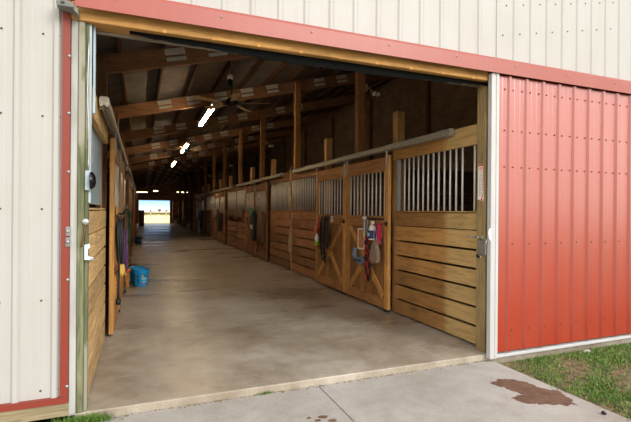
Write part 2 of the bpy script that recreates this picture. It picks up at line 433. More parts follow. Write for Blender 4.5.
for k in range(2, 14): again(raf, ORD[k-1]+' brown roof rafter across the aisle from the entrance', (0, BAY*k, 0))
for i, x in enumerate(PX):
    m = MB(); m.box(x-.02, x+.02, .04, YB-.04, zr(x)+.29, zr(x)+.425); 
    tag(m.build('roof_purlin', M_purlin), ORD[i]+' long roof purlin from the left eave, running the barn length', 'purlin', 'purlins under the roof deck')
# tall posts carrying the rafters
for side, nm in ((3.75, 'right'), (-.57, 'left')):
    for k in range(1, 9 if side > 0 else 13):
        m = MB(); y = BAY*k-.07
        m.box(side-.075, side+.075, y-.07, y+.07, 0, zr(side)+.2, .008)
        tag(m.build('timber_post', M_post if side > 0 else W['roofZ']), ORD[k-1]+' tall timber post from the entrance on the '+nm+' side, reaching the rafters', 'post', 'tall posts along the '+nm+' stalls')
sy = [2.15, 4.95, 9.2, 11.95, 16.2, 18.95, 23.3, 26.0]
for k, y in enumerate(sy):
    m = MB(); m.box(3.68, 3.82, y-.07, y+.07, 0, 3.12, .01)
    tag(m.build('timber_post', M_spost), ORD[k]+' short sawn-off post from the entrance rising above the right stall fronts', 'post', 'short posts above the right stall fronts')
# far right: board slab and dark posts
m = MB(); m.box(3.45, 3.95, 28.9, 29.05, 0, 2.75, .01); tag(m.build('board_screen', W['stallZ']), 'tall brown board screen at the far end of the right stall row', 'screen')
for k, (x, y) in enumerate(((3.75, 33), (3.7, 38), (3.65, 43.5))):
    m = MB(); m.box(x-.12, x+.12, y-.12, y+.12, 0, zr(x), .01)
    tag(m.build('timber_post', W['darkZ']), ORD[k]+' dark square post beyond the board screen on the right', 'post', 'dark posts beyond the board screen')

# ------------------------------------------------------------------ stall fronts (local: y along the aisle, aisle at -x)
def bars(parent, ys, z0, z1, x):
    m = MB(); m.tube([(0, 0, 0), (0, 0, z1-z0)], .0125, 8, 1); o = m.build('bar', M_bar, parent, (x, ys[0], z0))
    for y in ys[1:]:
        c = o.copy(); col.objects.link(c); c.parent = parent; c.location = (x, y, z0)
def panel(label, loc, width, rz=0, board=None, sheet=False, first=False, group=None):
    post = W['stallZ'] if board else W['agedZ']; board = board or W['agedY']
    t = thing('stall_panel', label, 'stall wall', loc, rz, group)
    h = (1.56-.02)/7; m = MB()
    for i in range(7):
        z = .02+i*h; m.box(-.02, .02, .02, width-.02, z+.004, z+h-(.006 if i == 5 else .024), .003)
    m.build('board_wall', board or W['stallY'], t)
    m = MB(); m.box(-.035, .02, 0, width, 2.335, 2.57, .006); m.build('top_rail', board or W['stallY'], t)
    m = MB(); m.box(-.018, .022, .02, width-.02, 1.545, 1.562, .003); m.build('sill_rail', board, t)
    for y in (0, width-.08):
        m = MB(); m.box(.022, .05, y, y+.08, 0, 2.55, .005); m.build('end_post', post, t)
    if sheet:
        m = MB(); corr(m, .03, width-.1, 1.6, 2.37, 0, .2, .008); o = m.build('metal_sheet', M_sheet, t, (.03, 0, 0)); o.rotation_euler = (0, 0, PI/2)
    elif first:
        m = MB(); m.box(-.01, .02, width-.13, width-.08, 1.562, 2.335); m.build('side_strip', M_sheet, t)
        bars(t, [.12]+[.33+.1145*i for i in range(12)], 1.562, 2.335, .0)
    else:
        k = int((width-.2)/.115); bars(t, [.1+(width-.2)*i/k for i in range(k+1)], 1.562, 2.335, .0)
    return t
def stall_door(label, loc, rz=0, group=None, width=1.49, sm=None, fm=None, pm=None):
    sm, fm, pm = sm or M_stile, fm or W['doorY'], pm or W['doorZ']
    t = thing('stall_door', label, 'stall door', loc, rz, group); w = width
    for y in (.0, w-.11):
        m = MB(); m.box(-.055, 0, y, y+.11, .035, 2.42, .005); m.build('stile', sm, t)
    for nm, a, b in (('top_rail', 2.18, 2.40), ('middle_rail', 1.3, 1.48), ('bottom_rail', .035, .19)):
        m = MB(); m.box(-.052, -.004, .112, w-.112, a, b, .005); m.build(nm, fm, t)
    m = MB()
    for i in range(9):
        y = .112+i*(w-.224)/9; m.box(-.024, -.01, y, y+(w-.224)/9-.004, .19, 1.3)
    m.build('plank_infill', pm, t)
    for (y0, y1) in ((.16, w-.16), (w-.16, .16)):
        for k in (0, 1):
            zc, yc = .745, w/2
            if k == 0: a, b = (-.04, y0, .21), (-.04, yc-(.045 if y1 > y0 else -.045), zc-.04)
            else: a, b = (-.04, yc+(.045 if y1 > y0 else -.045), zc+.04), (-.04, y1, 1.28)
            m = MB(); m.bar(a, b, .09, .028, up=(1, 0, 0)); m.build('brace', sm, t)
    m = MB(); m.box(-.041, -.03, w/2-.07, w/2+.07, .68, .81); m.build('brace_block', sm, t)
    bars(t, [.15+(w-.3)*i/9 for i in range(10)], 1.48, 2.18, -.028)
    for y in (.05, w-.05):
        m = MB(); m.box(-.066, -.055, y-.02, y+.02, 2.2, 2.484, .003); m.lathe([(.012, -.075), (.012, -.066)], (0, y, 2.27), 8, 'X'); m.build('hanger', M_galv, t)
    m = MB(); m.box(-.068, -.055, .03, .08, 1.32, 1.4, .003); m.tube([(-.065, -.02, 1.36), (-.072, .05, 1.36), (-.072, .14, 1.36), (-.085, .15, 1.33)], .006, 6, 2); m.build('latch', M_blackm, t)
    m = MB(); m.box(-.07, .01, .02, .1, .0, .034, .004); m.build('floor_guide', M_black, t)
    return t
RX, LX = 3.62, -.42
P_R = [(.18, 1.86, 'nearest the entrance'), (5.1, 1.95, None), (7.1, 1.95, None), (12.25, 1.9, None), (14.2, 2.0, None), (19.35, 1.95, None), (21.35, 1.95, None), (26.5, 2.0, None)]
panel('golden board stall front with steel bars nearest the entrance on the right', (RX, .18, 0), 1.86, 0, M_front, first=True)
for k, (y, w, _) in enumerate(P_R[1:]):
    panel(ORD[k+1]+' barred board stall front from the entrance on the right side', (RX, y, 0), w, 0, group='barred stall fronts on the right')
D_R = [2.055, 3.57, 9.1, 10.62, 16.25, 17.78, 23.36, 24.9]
dp = None
for k, y in enumerate(D_R):
    lb = ORD[k]+' barred sliding stall door from the entrance on the right, cross-braced below'
    if dp is None: dp = stall_door(lb, (RX-.055, y, 0), 0, 'stall doors on the right')
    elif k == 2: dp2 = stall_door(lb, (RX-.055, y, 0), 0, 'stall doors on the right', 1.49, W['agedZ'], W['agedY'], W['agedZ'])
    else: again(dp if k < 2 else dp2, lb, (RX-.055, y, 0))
# left row, turned to face the aisle
panel('stall front with a blue-grey metal sheet above boards, left of the entrance', (LX, 2.02, 0), 1.95, PI, M_lboard, sheet=True)
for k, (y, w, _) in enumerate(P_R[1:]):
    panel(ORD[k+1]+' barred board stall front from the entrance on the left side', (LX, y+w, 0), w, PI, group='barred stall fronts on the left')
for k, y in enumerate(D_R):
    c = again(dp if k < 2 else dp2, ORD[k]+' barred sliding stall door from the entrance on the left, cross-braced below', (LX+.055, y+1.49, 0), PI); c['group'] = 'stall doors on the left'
# door rails
def rail(label, x, y0, y1, rz=0):
    t = thing('door_rail', label, 'door rail', (x, y0, 2.53), 0, 'rails the stall doors slide on'); L = y1-y0
    m = MB(); s_ = 1 if rz == 0 else -1
    m.prism([(-.04, -.03), (-.03, -.045), (-.012, -.045), (-.012, -.03), (.012, -.03), (.012, -.045), (.03, -.045), (.04, -.03), (.04, .035), (.028, .045), (-.028, .045), (-.04, .035)], 0, L, 'Y'); m.build('track_tube', M_rail, t)
    for i in range(int(L/1.4)+1):
        m = MB(); y = .12+i*1.4; m.box(*sorted((.0, s_*.05)), y-.02, y+.02, -.05, .055, .003); m.build('bracket', M_galv, t)
    return t
SEG = [(.6, 6.6), (7.6, 13.7), (14.7, 21), (22, 28.2)]
for k, (a, b) in enumerate(SEG):
    rail(ORD[k]+' grey steel door rail from the entrance above the right stalls', 3.525, a, b)
    rail(ORD[k]+' grey steel door rail from the entrance above the left stalls', -.325, a if k else .62, b, 1)
# partitions between stalls
for k in range(8):
    y = BAY*(k+1)+.02
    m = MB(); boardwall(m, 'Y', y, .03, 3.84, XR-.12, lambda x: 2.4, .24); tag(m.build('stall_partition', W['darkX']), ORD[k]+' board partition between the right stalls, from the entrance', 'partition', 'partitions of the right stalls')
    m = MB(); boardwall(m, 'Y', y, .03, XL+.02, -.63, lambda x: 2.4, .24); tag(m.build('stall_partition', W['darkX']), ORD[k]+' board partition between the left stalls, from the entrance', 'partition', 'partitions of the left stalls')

# ------------------------------------------------------------------ red sliding door
t = thing('sliding_barn_door', 'large red ribbed metal barn door with white edge, slid open to the right', 'barn door', (3.49, -.075, 0))
m = MB(); corr(m, .096, 4.15, .025, 3.045, 0, off=.263, h=.022); rd = m.build('door_skin', M_red, t)
m = MB(); m.box(.1, 4.12, .004, .034, .05, 3.03); m.build('door_frame', W['darkX'], t)
m = MB(); m.prism([(0, .03), (0, -.022), (.03, -.03), (.034, -.022), (.06, -.022), (.064, -.03), (.096, -.03), (.096, .03)], -.03, 3.05, 'Z'); m.build('edge_trim', M_white, t)
m = MB(); m.box(.096, 4.15, -.026, .03, -.028, .004, .003); m.build('bottom_trim', M_white, t)
m = MB(); m.prism([(.0, 1.24), (-.03, 1.27), (-.04, 1.33), (-.03, 1.37), (0, 1.38)], -.03, -.024, 'Y'); m.build('latch_plate', M_wht, t)
screws(rd, [(.263+.25*i+dx, -.003, z) for z in (2.9, 2.45, 2.05, 1.2, .25) for i in range(9) for dx in ((-.06, .06) if z > 2 else (.06,))][:70], M_rust, .006)

# gate hardware on the right jamb and first panel
t = thing('gate_latch', 'grey galvanised hook latch on the right door post, beside the red door', 'latch', (3.517, .05, 1.17)); t.scale = (1.5, 1.3, 1.3)
m = MB(); m.box(-.012, .0, -.05, .045, -.07, .05, .004); m.build('latch_body', M_galv, t)
m = MB(); m.tube([(-.015, -.03, .02), (-.03, -.06, .0), (-.03, -.08, .05), (-.015, -.06, .07)], .008, 6, 4); m.build('hook', M_galv, t)
t = thing('chain_hook', 'small steel eye hook with chain above the galvanised latch on the right post', 'hook', (3.517, .07, 1.27)); t.scale = (1.3, 1.3, 1.3)
m = MB(); m.lathe([(.018, -.004), (.018, .0)], (0, 0, 0), 10, 'X'); m.tube([(0, 0, 0), (-.03, 0, .0), (-.04, .02, .01), (-.03, .04, 0), (-.02, .03, -.02)], .006, 6, 3); m.build('eye', M_galv, t)
m = MB()
for i in range(6): m.tube([(-.02, .04+.02*i, -.005), (-.025, .05+.02*i, .006), (-.02, .06+.02*i, -.004)], .004, 5, 2)
m.build('chain', M_galv, t)
t = thing('gate_stop', 'small black bolt stub below the galvanised latch on the right post', 'bolt', (3.5195, .1, 1.05))
m = MB(); m.tube([(0, 0, 0), (-.02, 0, 0), (-.04, -.005, .01), (-.045, -.01, .03)], .011, 8, 2); m.build('stub', M_blackm, t); m = MB(); m.lathe([(.022, -.004), (.022, 0)], (0, 0, 0), 10, 'X'); m.build('washer', M_galv, t)
# sticker
t = thing('paper_sticker', 'white paper label with red border stuck on the right door post', 'sticker', (3.519, .085, 1.88), -PI/2); t.scale = (1.6, 1, 1)
m = MB(); m.prism([(-.031, -.2), (.024, -.205), (.022, .2), (-.03, .205)], -.001, .001, 'Y'); m.build('paper', M_wht, t)
m = MB()
for a, b, c, d in ((-.03, .022, .185, .2), (-.03, .022, -.2, -.19), (.016, .022, -.1, .18), (-.02, .012, .15, .158), (-.016, .012, .13, .136), (-.02, .01, .165, .172)): m.box(a, b, -.0022, -.001, c, d)
m.prism([(-.03, -.19), (.0, -.19), (.022, -.1), (.022, -.12), (.01, -.19)], -.0024, -.001, 'Y'); m.build('red_border', M_redp, t)
m = MB()
for i in range(16):
    z = .11-i*.017; m.box(-.014, -.008, -.0022, -.001, z, z+.009); m.box(-.002, .002+.004*(i % 3), -.0022, -.001, z, z+.006)
m.build('small_print', M_gtext, t)

# ------------------------------------------------------------------ left post hardware
t = thing('outlet_box', 'grey electrical box with a shiny round black cover on the left door post', 'electrical box', (-.385, -.01, 1.77))
m = MB(); m.box(-.02, .022, -.03, .0, -.075, .075, .004); m.build('box_body', M_sheet, t)
m = MB(); m.lathe([(.0, .03), (.03, .027), (.05, .02), (.062, .01), (.068, .0), (.068, -.01)], (.026, -.02, 0), 20, 'X', cap=False); o = m.build('round_cover', plain('gloss_black', lin(20, 20, 22), .12, .2), t)
m = MB(); m.tube([(-.0, -.008, .075), (.004, -.006, .3), (-.008, -.004, .7), (.0, 0, 1.1)], .006, 6, 3); m.build('conduit', M_galv, t)
for k, (z, l) in enumerate(((1.385, 'upper'), (1.305, 'lower'))):
    t = thing('hinge_plate', l+' small grey steel plate on the edge of the red corner trim', 'plate', (-.513, -.046, z), 0, 'steel plates on the corner trim')
    m = MB(); m.box(-.016, .014, -.008, .0, -.036, .034, .003); m.build('plate', plain('dull_zinc', lin(128, 130, 132), .6, .2), t); m = MB(); m.lathe([(.01, -.02), (.01, -.012)], (0, 0, 0), 8, 'Y'); m.build('bolt_head', M_galv, t)
t = thing('strike_plate', 'bent pale grey latch strike bolted to the green weathered left post', 'latch', (-.39, -.0295, 1.215)); t.scale = (.72, 1, .72)
m = MB(); m.prism([(-.02, .09), (.03, .1), (.035, .06), (.012, .04), (.012, -.03), (.075, -.05), (.08, -.075), (-.02, -.07)], -.012, .0, 'Y'); m.build('plate', plain('pale_paint', lin(190, 204, 212), .5), t)
m = MB(); m.box(.05, .08, -.05, -.012, -.07, -.05, .003); m.build('tongue', M_galv, t)
t = thing('strap_hasp', 'rusty strap hasp with a round eye on the green weathered left post', 'hasp', (-.397, -.0295, 1.455))
m = MB(); m.lathe([(.02, -.02), (.026, -.012), (.026, .0)], (0, 0, 0), 12, 'Y'); m.build('eye', M_galv, t)
m = MB(); m.tube([(0, -.012, -.01), (-.005, -.015, -.08), (-.02, -.012, -.15), (-.028, -.01, -.19)], .009, 6, 3, flat=.4); m.build('strap', M_rust, t)

# ------------------------------------------------------------------ lamps, fans
def tube_lamp(label, loc, rz=0, L=2.4, group='fluorescent tubes over the aisle', glow=None):
    t = thing('fluorescent_lamp', label, 'ceiling lamp', loc, rz, group)
    m = MB(); m.prism([(-.055, .0), (-.035, .05), (.035, .05), (.055, 0)], 0, L, 'Y'); m.build('housing', M_wht, t)
    for x in (-.024, .024):
        m = MB(); m.tube([(x, .03, -.025), (x, L-.03, -.025)], .016, 8, 1); m.build('tube', glow or M_tube, t)
    for y in (0, L-.025):
        m = MB(); m.box(-.05, .05, y, y+.025, -.045, .0, .003); m.build('socket', M_wht, t)
    for y in (.4, L-.4):
        m = MB(); m.tube([(0, y, .06), (0, y, zr(loc[0])+.4-loc[2])], .004, 5, 1); m.build('hanger_wire', M_galv, t)
    return t
f0 = tube_lamp('first long fluorescent lamp over the aisle from the entrance', (1.39, 5.45, 3.75))
for k, y in enumerate((11.1, 16.8)):
    again(f0, ORD[k+1]+' long fluorescent lamp over the aisle from the entrance', (1.39, y, 3.75))
tube_lamp('crosswise fluorescent lamp over the left side of the far door', (.55, 46, 3.42), PI/2, 1.15, 'crosswise lamps at the far door', M_tube2)
tube_lamp('crosswise fluorescent lamp over the right side of the far door', (4.65, 46, 3.5), PI/2, 1.15, 'crosswise lamps at the far door', M_tube2)
tube_lamp('small lamp between the two crosswise lamps near the far door', (1.55, 44, 3.5), PI/2, .5, None, M_tube2)
def fan(label, loc, a0):
    t = thing('ceiling_fan', label, 'fan', loc, 0, 'ceiling fans over the aisle'); H = zr(loc[0])+.42-loc[2]
    m = MB(); m.tube([(0, 0, .08), (0, 0, H)], .012, 8, 1); m.lathe([(.05, H-.02), (.06, H)], seg=14); m.build('downrod', M_blackm, t)
    m = MB(); m.lathe([(.03, .1), (.09, .08), (.125, .04), (.125, -.02), (.08, -.05), (.03, -.06)], seg=20); m.build('motor', M_blackm, t)
    m = MB(); m.lathe([(.02, .12), (.045, .125), (.03, .16), (.012, .165)], seg=12); m.build('cap', M_cream, t)
    for k in range(5):
        m = MB(); m.prism([(.2, -.05), (.72, -.075), (.77, -.05), (.77, .05), (.72, .075), (.2, .05)], -.004, .004, 'Z'); b = m.build('blade', M_blade, t, (0, 0, .0)); b.rotation_euler = (.2, 0, a0+k*2*PI/5)
        m = MB(); m.box(.1, .26, -.02, .02, -.008, -.003); m.build('blade_iron', M_blackm, b)
fan('ceiling fan with five tan blades nearest the entrance, beside the first lamp', (1.66, 5.02, 3.7), math.radians(50))
fan('second ceiling fan from the entrance, deep in the dark roof', (1.5, 12.3, 3.68), .3)
t = thing('pendant_bulb', 'white and black bulb socket hanging on a cord under the first roof bay', 'hanging lamp', (1.5, 4.35, 3.95))
m = MB(); m.lathe([(.012, .12), (.05, .11), (.055, .04), (.045, .03)], seg=14); m.build('socket', M_wht, t)
m = MB(); m.lathe([(.03, .03), (.036, 0), (.042, -.06), (.035, -.1), (.01, -.11)], seg=12); m.build('bulb_guard', M_blackm, t)
m = MB(); m.tube([(0, 0, .12), (.03, .0, .3), (.02, .0, .55)], .006, 6, 3); m.build('cord', M_cream, t)
def flood(label, y):
    t = thing('floodlight', label, 'floodlight', (3.826, y, 3.83), 0, 'twin floodlights on the tall posts')
    m = MB(); m.box(0, .03, -.05, .05, -.06, .07, .005); m.build('mount', M_cream, t)
    m = MB(); m.tube([(.03, 0, .02), (.08, -.02, .0), (.14, -.03, -.05)], .012, 6, 3); m.build('arm', M_cream, t)
    for dx, dy in ((.1, -.06), (.2, -.02)):
        h = MB(); h.lathe([(.02, .06), (.026, .02), (.05, -.03), (.055, -.06)], seg=14, cap=False); o = h.build('reflector', M_cream, t, (dx+.03, dy, -.08)); o.rotation_euler = (math.radians(-50), math.radians(-20), 0)
        b = MB(); b.lathe([(.0001, -.075), (.03, -.068), (.05, -.05), (.02, .0)], seg=14); b.build('bulb', M_bulb, o)
    m = MB(); m.tube([(.2, -.05, -.12), (.28, -.08, -.16), (.34, -.06, -.1), (.27, -.02, -.06)], .006, 6, 4, True); m.build('wire_guard', M_rust, t)
for k in range(4): flood('twin bulb floodlight on the '+('first', 'third', 'fifth', 'seventh')[k]+' tall post on the right', BAY*(1+2*k)-.12)

# ------------------------------------------------------------------ things hanging on the right doors
FX = RX-.11                                        # front face of the door frames
def rack(label, y, w, z=1.43):
    t = thing('hook_rack', label, 'hook rack', (FX-.002, y, z))
    m = MB(); m.box(-.008, 0, 0, w, -.012, .012, .002); m.build('back_bar', M_blackm, t)
    for i in range(4):
        yy = .05+i*(w-.1)/3; m = MB(); m.tube([(-.006, yy, .0), (-.05, yy, -.01), (-.075, yy, .0), (-.08, yy, .03)], .005, 6, 3); m.build('hook', M_blackm, t)
    return t
rack('black hook rack on the first right stall door', 2.17, .6)
t = thing('framed_notice', 'white framed orange notice hanging on the first right stall door', 'notice', (FX-.002, 2.8, 1.08))
m = MB(); m.box(-.008, -.001, .0, .22, -.16, .16); m.build('sheet', M_orpaper, t)
m = MB()
for a in ((-.016, 0, -.012, .018, -.18, .18), (-.016, 0, .206, .236, -.18, .18), (-.016, 0, .018, .206, -.18, -.155), (-.016, 0, .018, .206, .155, .18)): m.box(*a)
m.build('frame', M_wht, t)
def hangstrip(mb, pts, r, flat=.3): mb.tube(pts, r, 8, 5, flat=flat)
x = FX-.06
t = thing('grey_girth', 'grey padded girth strap hanging over the framed notice on first right door', 'horse tack', (x-.05, 2.6, 1.42))
m = MB(); hangstrip(m, [(0, 0, 0), (-.01, -.01, -.1), (.005, .0, -.22), (0, .01, -.34)], .045); hangstrip(m, [(.02, -.07, .0), (.015, -.06, -.12), (.02, -.07, -.28)], .035); m.build('padding', M_grey, t)
m = MB(); m.box(-.02, .01, -.04, .05, -.0, .05, .006); m.build('buckle_end', M_wht, t)
t = thing('lead_rope', 'red and black twisted lead rope bundle hanging on first right stall door', 'rope', (x-.015, 2.55, 1.24))
for c, ph, mt in ((0, 0, M_redrope), (1, PI, M_black)):
    for dy, zz in ((-.03, .72), (.045, .82)):
        m = MB(); m.tube([(.016*math.cos(i*.9+ph), dy+.03*math.sin(i*.25)+.018*math.sin(i*.9+ph), -i*zz/26) for i in range(27)], .013, 6, 2); m.build('strand', mt, t)
m = MB(); m.tube([(0, -.06, -.25), (-.01, -.1, -.55), (0, -.02, -.82), (0, .08, -.6), (0, .06, -.3)], .012, 6, 5); m.build('loop', M_black, t)
t = thing('spray_bottle', 'white spray bottle with a navy label hanging on the first right stall door', 'bottle', (x-.05, 2.36, 1.1))
m = MB(); m.lathe([(.0, .0), (.052, .0), (.056, .01), (.056, .17), (.05, .2), (.022, .235), (.02, .25)], seg=18); m.build('bottle_body', M_wht, t)
m = MB(); m.lathe([(.0575, .02), (.0575, .15)], seg=18, cap=False); lb = m.build('label', M_lbl, t)
m = MB(); m.lathe([(.0001, -.0595), (.028, -.0585), (.03, -.0575)], (0, 0, .085), 14, 'X'); m.build('label_badge', M_ltext, lb)
m = MB(); m.box(-.02, .02, -.05, .02, .25, .3, .006); m.tube([(-.01, -.03, .26), (-.015, -.05, .23), (-.01, -.05, .2)], .007, 6, 2); m.build('trigger_head', M_wht, t)
t = thing('halter', 'bright pink webbing halter behind the spray bottle on first right door', 'horse tack', (x, 2.2, 1.38))
m = MB(); hangstrip(m, [(0, 0, 0), (.01, -.03, -.15), (0, .0, -.33), (.01, .04, -.2), (0, .03, -.02)], .022); hangstrip(m, [(0, .2, .0), (.01, .16, -.06), (.01, .05, -.3), (.01, .1, -.45)], .02); m.build('webbing', M_pink, t)
m = MB(); m.tube([(0, -.02, -.32), (0, .02, -.35), (0, .05, -.32), (0, .015, -.29)], .006, 6, 3, True); m.build('ring', M_galv, t)
t = thing('cloth_bag', 'beige cloth bag hanging low beside the pink halter on first right door', 'bag', (x-.045, 2.24, 1.33))
m = MB(); m.prism([(-.13, -.5), (-.1, -.58), (.06, -.6), (.13, -.54), (.13, -.42), (.07, -.3), (.0, -.24), (-.07, -.3), (-.12, -.4)], -.05, .02, 'X'); o = m.build('sack', M_beigefab, t)
bv = o.modifiers.new('b', 'BEVEL'); bv.width = .025; bv.segments = 3
m = MB(); hangstrip(m, [(-.01, .0, -.02), (-.02, .03, -.15), (-.01, -.02, -.3)], .016); hangstrip(m, [(-.01, .0, -.02), (-.02, -.06, -.2), (-.01, -.1, -.45)], .014); m.build('strap', M_grey, t)
t = thing('splint_boot', 'blue-grey padded leg boot hanging below the framed notice on first right door', 'horse boot', (x-.01, 2.86, .78))
m = MB()
for k in range(3): m.prism([(-.14, .0-.04*k), (.0, -.06-.04*k), (.19, .03-.04*k), (.19, .055-.04*k), (.0, -.03-.04*k), (-.13, .03-.04*k)], -.03+.015*k, -.015+.015*k, 'X')
m.prism([(.13, .14), (.17, .13), (.19, .0), (.13, -.02)], -.04, .01, 'X'); m.build('boot_shell', M_blugrey, t)
m = MB(); m.box(-.05, -.03, -.1, .1, -.07, -.04, .003); m.build('strap', M_lbl, t)
# second door
rack('black hook rack on the second right stall door', 4.12, .6)
m = MB(); m.box(FX-.012, FX-.002, 4.13, 4.23, 1.33, 1.45, .002); tag(m.build('tag_card', M_wht), 'small white card pinned on the second right stall door', 'card')
t = thing('rope_halter', 'red rope halter with a cream tail on the second right stall door', 'horse tack', (x, 4.72, 1.4))
m = MB(); m.tube([(0, 0, 0), (-.01, .02, -.2), (0, .1, -.5), (0, .06, -.62)], .018, 6, 4); m.tube([(0, .0, 0), (0, .12, -.1), (0, .2, -.28), (-.02, .26, -.3)], .02, 6, 4); m.blob((-.01, .27, -.27), (.04, .06, .05)); m.build('red_rope', M_redrope, t)
m = MB(); m.tube([(-.02, .02, .0), (-.02, .1, -.15), (-.03, .2, -.32)], .018, 6, 4); m.build('cream_tail', M_cream, t)
def black_tack(label, yy, zz, L, seed):
    random.seed(seed); t = thing('bridle', label, 'horse tack', (x, yy, zz))
    m = MB()
    for k in range(4):
        dy = random.uniform(-.06, .06); hangstrip(m, [(random.uniform(-.03, .02), dy*.3, 0), (random.uniform(-.04, .02), dy, -L*.4), (0, dy+random.uniform(-.06, .06), -L*random.uniform(.7, 1)), (0, -dy, -L*.5), (0, 0, -.02)], .014, .4)
    m.build('straps', M_black, t)
    m = MB(); m.tube([(-.03, -.03, -L*.8), (-.03, .0, -L*.84), (-.03, .03, -L*.8), (-.03, 0, -L*.76)], .007, 6, 3, True); m.build('ring', plain('brass', lin(180, 150, 70), .3, .9), t)
    m = MB(); hangstrip(m, [(-.03, -.02, -.1), (-.04, .01, -L*.45), (-.03, -.03, -L*.6)], .016); m.build('noseband', M_brnfab, t)
black_tack('black leather bridle hanging left on the second right stall door', 4.6, 1.4, .85, 3)
black_tack('black leather bridle hanging centre on the second right stall door', 4.42, 1.41, .95, 5)
black_tack('black leather bridle beside the white card on the second right door', 4.25, 1.41, .8, 9)
t = thing('fly_spray', 'white bottle with lime green base among bridles on second right door', 'bottle', (x-.05, 4.72, .83))
m = MB(); m.lathe([(.0, .0), (.04, 0), (.042, .09)], seg=14); m.build('base', M_lime, t)
m = MB(); m.lathe([(.042, .09), (.04, .18), (.018, .22), (.016, .25)], seg=14); m.build('top', M_wht, t)
# rope on the post between second and third panel
t = thing('hanging_rope', 'long tan rope with a frayed tassel hanging on right wall beyond second door', 'rope', (3.45, 6.62, 2.56))
m = MB(); m.tube([(.03, 0, .1), (0, .05, .0), (0, 0, -.3), (.01, .01, -.7), (.02, 0, -1.15), (.01, .02, -1.4), (.03, 0, -2.5)], .012, 6, 4); m.build('rope', M_cream, t)
m = MB(); m.tube([(.0, .0, -.5), (.0, .01, -.62), (0, 0, -.78), (0, .0, -.9)], [.02, .045, .06, .045], 8, 4); m.build('knot', M_cream, t)
m = MB(); m.tube([(.03, 0, -1.4), (.02, .01, -1.6), (.01, 0, -1.9), (.02, .01, -2.05)], [.025, .05, .065, .06, .05], 8, 4); m.build('tassel', plain('tan_rope', lin(168, 138, 100), .95, bump=.01), t)
t = thing('coat', 'black and teal coat with a white patch on third right stall door', 'coat', (3.44, 10.3, 1.55))
m = MB(); m.prism([(-.12, -.05), (.15, 0), (.32, -.2), (.42, -.55), (.25, -.6), (.2, -.95), (-.05, -1.0), (-.2, -.6), (-.18, -.3)], -.07, .05, 'X'); o = m.build('coat_body', M_black, t)
o.modifiers.new('b', 'BEVEL').width = .03
m = MB(); m.prism([(-.1, 0), (.12, .08), (.28, -.12), (.1, -.2)], -.09, -.06, 'X'); m.build('shoulder', M_teal, t)
m = MB(); m.prism([(.0, -.5), (.25, -.46), (.26, -.58), (.02, -.62)], -.09, -.06, 'X'); m.build('patch', M_wht, t)
def drape(name, label, cat, y0, y1, z0, z1, mat, xx=3.42):
    random.seed(label); m = MB(); N = 14; A = []
    for i in range(N+1):
        y = y0+(y1-y0)*i/N; f = .02*math.sin(i*1.7)
        A.append([m.b.verts.new(q) for q in ((xx-.02+f, y, z1), (xx-.035+f*1.4, y, (z0+z1)/2), (xx-.03+f*2, y, z0+.05*math.sin(i*.8)), (xx+.03+f, y, z0+.05*math.sin(i*.8)), (xx+.05, y, z1), (xx+.01, y, z1+.03))])
    for a, b in zip(A, A[1:]):
        for k in range(6): m.b.faces.new((a[k], a[(k+1) % 6], b[(k+1) % 6], b[k])).smooth = True
    m.b.faces.new(A[0]); m.b.faces.new(A[-1][::-1])
    return tag(m.build(name, mat), label, cat)
drape('horse_blanket', 'brown horse blanket hanging on third right stall door', 'blanket', 9.35, 9.85, .55, 1.5, M_brnfab, 3.46)
drape('horse_blanket', 'wide tan blanket folded over the right stall front beyond the fourth door', 'blanket', 12.5, 15.6, 1.22, 1.58, M_brnfab, 3.545)
drape('horse_blanket', 'pale cream blanket folded on the fifth right stall door', 'blanket', 17.9, 19.2, 1.22, 1.6, M_beigefab, 3.43)
drape('saddle_pad', 'dark saddle pad hanging beside the cream blanket on right stalls', 'blanket', 16.9, 17.5, .6, 1.4, M_black, 3.46)
drape('saddle_pad', 'black saddle pad hanging on the seventh right stall door', 'blanket', 23.6, 24.7, .5, 1.5, M_black, 3.46)
drape('towel', 'white towel hanging on the farthest right stall front', 'towel', 26.6, 27.3, 1.0, 1.7, M_wht, 3.545)
drape('feed_sack', 'white feed sack hanging low on the eighth right stall door', 'sack', 25.0, 26.0, .02, .9, M_grey, 3.42)

# ------------------------------------------------------------------ left side things
def coil(name, label, cat, y, xx, ztop, hgt, wid, mat, r, n=3, tail=None):
    t = thing(name, label, cat, (xx, y, ztop))
    m = MB()
    for k in range(n):
        o = .022*k; m.tube([(0+o, 0, 0), (-.02+o, wid*.5, -hgt*.3), (-.01+o, wid*.55, -hgt*.75), (o, 0, -hgt-o), (.01+o, -wid*.5, -hgt*.7), (o, -wid*.45, -hgt*.3)], r, 8, 5, True)
    m.build('loops', mat, t)
    m = MB(); m.tube([(-.02, 0, .06), (.02, .0, .02), (.03, 0, -.08)], r*1.2, 8, 3); m.build('wrap', mat, t)
    if tail:
        m = MB(); m.tube([(.0, -.02, -.05), (.015, -.04, -.5), (.01, -.03, -tail)], r, 8, 4); m.tube([(.01, -.03, -tail), (.01, -.03, -tail-.07)], r*2, 8, 1); m.build('tail', mat, t)
    return t
coil('lead_rope', 'black lead rope coil with a long tail hanging beside the left tan door post', 'rope', 2.2, -.275, 1.42, .5, .14, M_black, .014, 3, .98)
coil('lead_rope', 'purple rope coil hanging on the left beyond the black coil', 'rope', 2.85, -.265, 1.25, .48, .2, M_purple, .014, 4)
coil('lead_rope', 'green webbing lead hanging on the left beyond the purple coil', 'rope', 4.35, -.27, 1.45, .5, .1, M_grn, .011, 2)
t = thing('grooming_sponge', 'tan round sponge hanging on a string below the purple rope coil', 'sponge', (-.25, 2.62, .74))
m = MB(); m.blob((0, 0, 0), (.05, .09, .1), 3, .08); m.build('sponge', M_tan, t)
